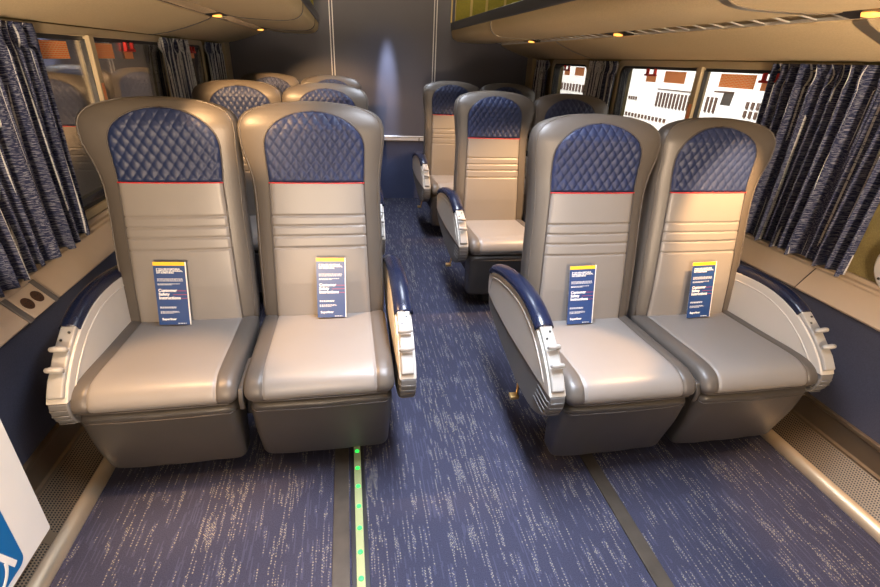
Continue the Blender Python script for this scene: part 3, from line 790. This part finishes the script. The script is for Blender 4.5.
# local frame: build in world offsets along the apron plane
out.rotation_euler = (0, 0, 0)
dz = Vector((-.0650, 0, .0815)).normalized(); nn = Vector((dz.z, 0, -dz.x)).normalized()
def apr(y, t, h): p = dz*t+nn*h; return (p.x, y, p.z)
def plate(name, y0, y1, t0_, t1_, h0, h1, mat, bevel=.002):
    bm = bmesh.new(); v = [bm.verts.new(apr(*q)) for q in ((y0, t0_, h0), (y1, t0_, h0), (y1, t1_, h0), (y0, t1_, h0), (y0, t0_, h1), (y1, t0_, h1), (y1, t1_, h1), (y0, t1_, h1))]
    for q in ((0, 3, 2, 1), (4, 5, 6, 7), (0, 1, 5, 4), (1, 2, 6, 5), (2, 3, 7, 6), (3, 0, 4, 7)): bm.faces.new([v[i] for i in q])
    return from_bm(name, bm, mat, out, bevel=bevel)
M['striprub'] = simple('dark_grey_strip', (.10, .09, .085), .5)
plate('face_plate', -.058, .058, -.045, .045, .0, .007, M['wallmetal'])
plate('dark_strip', -.084, -.060, -.048, .048, .0, .006, M['striprub']); plate('dark_strip', .060, .084, -.048, .048, .0, .006, M['striprub'])
for yy in (-.026, .026):
    bm = bmesh.new()
    tube_bm(bm, [apr(yy, 0, .005), apr(yy, 0, .0085)], .021, 24, up=(0, 1, 0)); so = from_bm('socket', bm, M['socket'] if 'socket' in M else M.setdefault('socket', simple('brown_socket', (.05, .022, .012), .4)), out, bevel=.001)
    bm = bmesh.new()
    for a, b, c in ((-.008, .004, .002), (.006, .004, .002), (-.001, -.010, .003)):
        v = Vector(apr(yy+a, b, .0085)); tube_bm(bm, [v, v+nn*.0012], .0022 if c == .002 else .003, 8, up=(0, 1, 0))
    from_bm('slot', bm, M['black'], so)
disc = empty('round_cover', (XR-.004, 1.20, .80), 'pale round cover plate on the gold carpet right of the curtain', 'wall cover')
bm = bmesh.new(); tube_bm(bm, [(0, 0, 0), (-.010, 0, 0), (-.016, 0, 0), (-.018, 0, 0)], [.105, .105, .098, .07], 40, up=(0, 1, 0)); from_bm('cover', bm, M['rail'], disc, smooth=False)
bm = bmesh.new()
for a in range(6):
    c = Vector((-.0145, .088*math.cos(a*PI/3+.3), .088*math.sin(a*PI/3+.3))); tube_bm(bm, [c, c+Vector((-.004, 0, 0))], .005, 10, up=(0, 1, 0))
from_bm('screw', bm, M['darkmetal'], disc)

BX = -.865
bd = empty('sign_board', (BX, .72, .156), 'white board with a blue wheelchair sign at the lower left corner', 'sign board')
bm = bmesh.new(); prism_bm(bm, rrect(-.50, .362, 0, .60, .006, 3), 'x', -.022, 0); from_bm('board', bm, M['board'], bd)
for yy in (-.3, .2):
    box('wall_bracket', -.135, -.022, yy-.02, yy+.02, .32, .36, M['greyplastic'], bd)
SZ = .40; y1 = .252; z0 = .020
bm = bmesh.new(); prism_bm(bm, rrect(y1-SZ, y1, z0, z0+.235, .022, 6), 'x', 0, .0012); sg = from_bm('blue_sign', bm, M['signblue'], bd)
# wheelchair symbol in white, drawn in (y,z); viewed from the aisle, +y is to the right
bm = bmesh.new(); X1 = .0016
def stroke(pts, w_):
    tube_bm(bm, [(X1, p[0], p[1]) for p in pts], [.0006]*len(pts), 8, ry=w_, up=(1, 0, 0))
cy, cz = y1-.102, z0+.060
stroke([(cy+.052*math.cos(math.radians(a)), cz+.052*math.sin(math.radians(a))) for a in range(118, 365, 8)], .006)
stroke([(cy-.010, z0+.175), (cy-.003, cz+.045), (cy+.040, cz+.041), (cy+.074, z0+.022)], .008)
stroke([(cy-.006, z0+.140), (cy+.040, z0+.140)], .006)
tube_bm(bm, [(.001, cy-.014, z0+.203), (.0022, cy-.014, z0+.203)], .014, 20, up=(0, 1, 0))
from_bm('wheelchair_symbol', bm, M['white'], bd)

# ------------------------------------------------------------------ outside
fac = empty('station_building', (9.5, 9, -1.5), 'white building front with rows of dark slit windows beyond the right windows', 'building')
box('wall', 0, .4, -14, 16, 0, 8, M['facade'], fac)
def slits(y0, n_, dy, z, h):
    for k in range(n_):
        box('slit_window', -.03, 0, y0+k*dy, y0+k*dy+dy*.5, z, z+h, M['slit'], fac)
slits(3.72, 11, .168, 1.93, .40)
slits(3.72, 22, .084, 2.40, .03)
slits(4.80, 13, .20, 1.50, .11)
slits(2.82, 3, .16, 1.98, .37)
slits(1.20, 4, .17, 1.98, .15); slits(1.20, 4, .17, 2.18, .15)
slits(6.60, 4, .14, 2.02, .10)
slits(9.4, 14, .30, 2.0, .28)
slits(-2.4, 6, .20, 2.0, .45)
slits(1.0, 26, .20, 1.05, .12)
box('wall_lamp_arm', -.30, 0, 2.30, 2.66, 2.48, 2.52, M['slit'], fac, .01)
lw = box('sun_block_wall', -3.2, -3.0, -4, 10, -1.5, 5, M['outside']); tag(lw, 'added brown sun-blocking wall outside beyond the left windows', 'building')  # added tall wall, keeps the sun off the left windows
gr = box('ground', -8, 12, -10, 25, -1.6, -1.5, M['outside']); struct(gr)
# coach roof and outer shell keep the sky out
rf = struct(box('trim_11', XC-1.66, XC+1.66, Y0-.1, Y1+.1, 2.2, 2.25, M['ceil']))
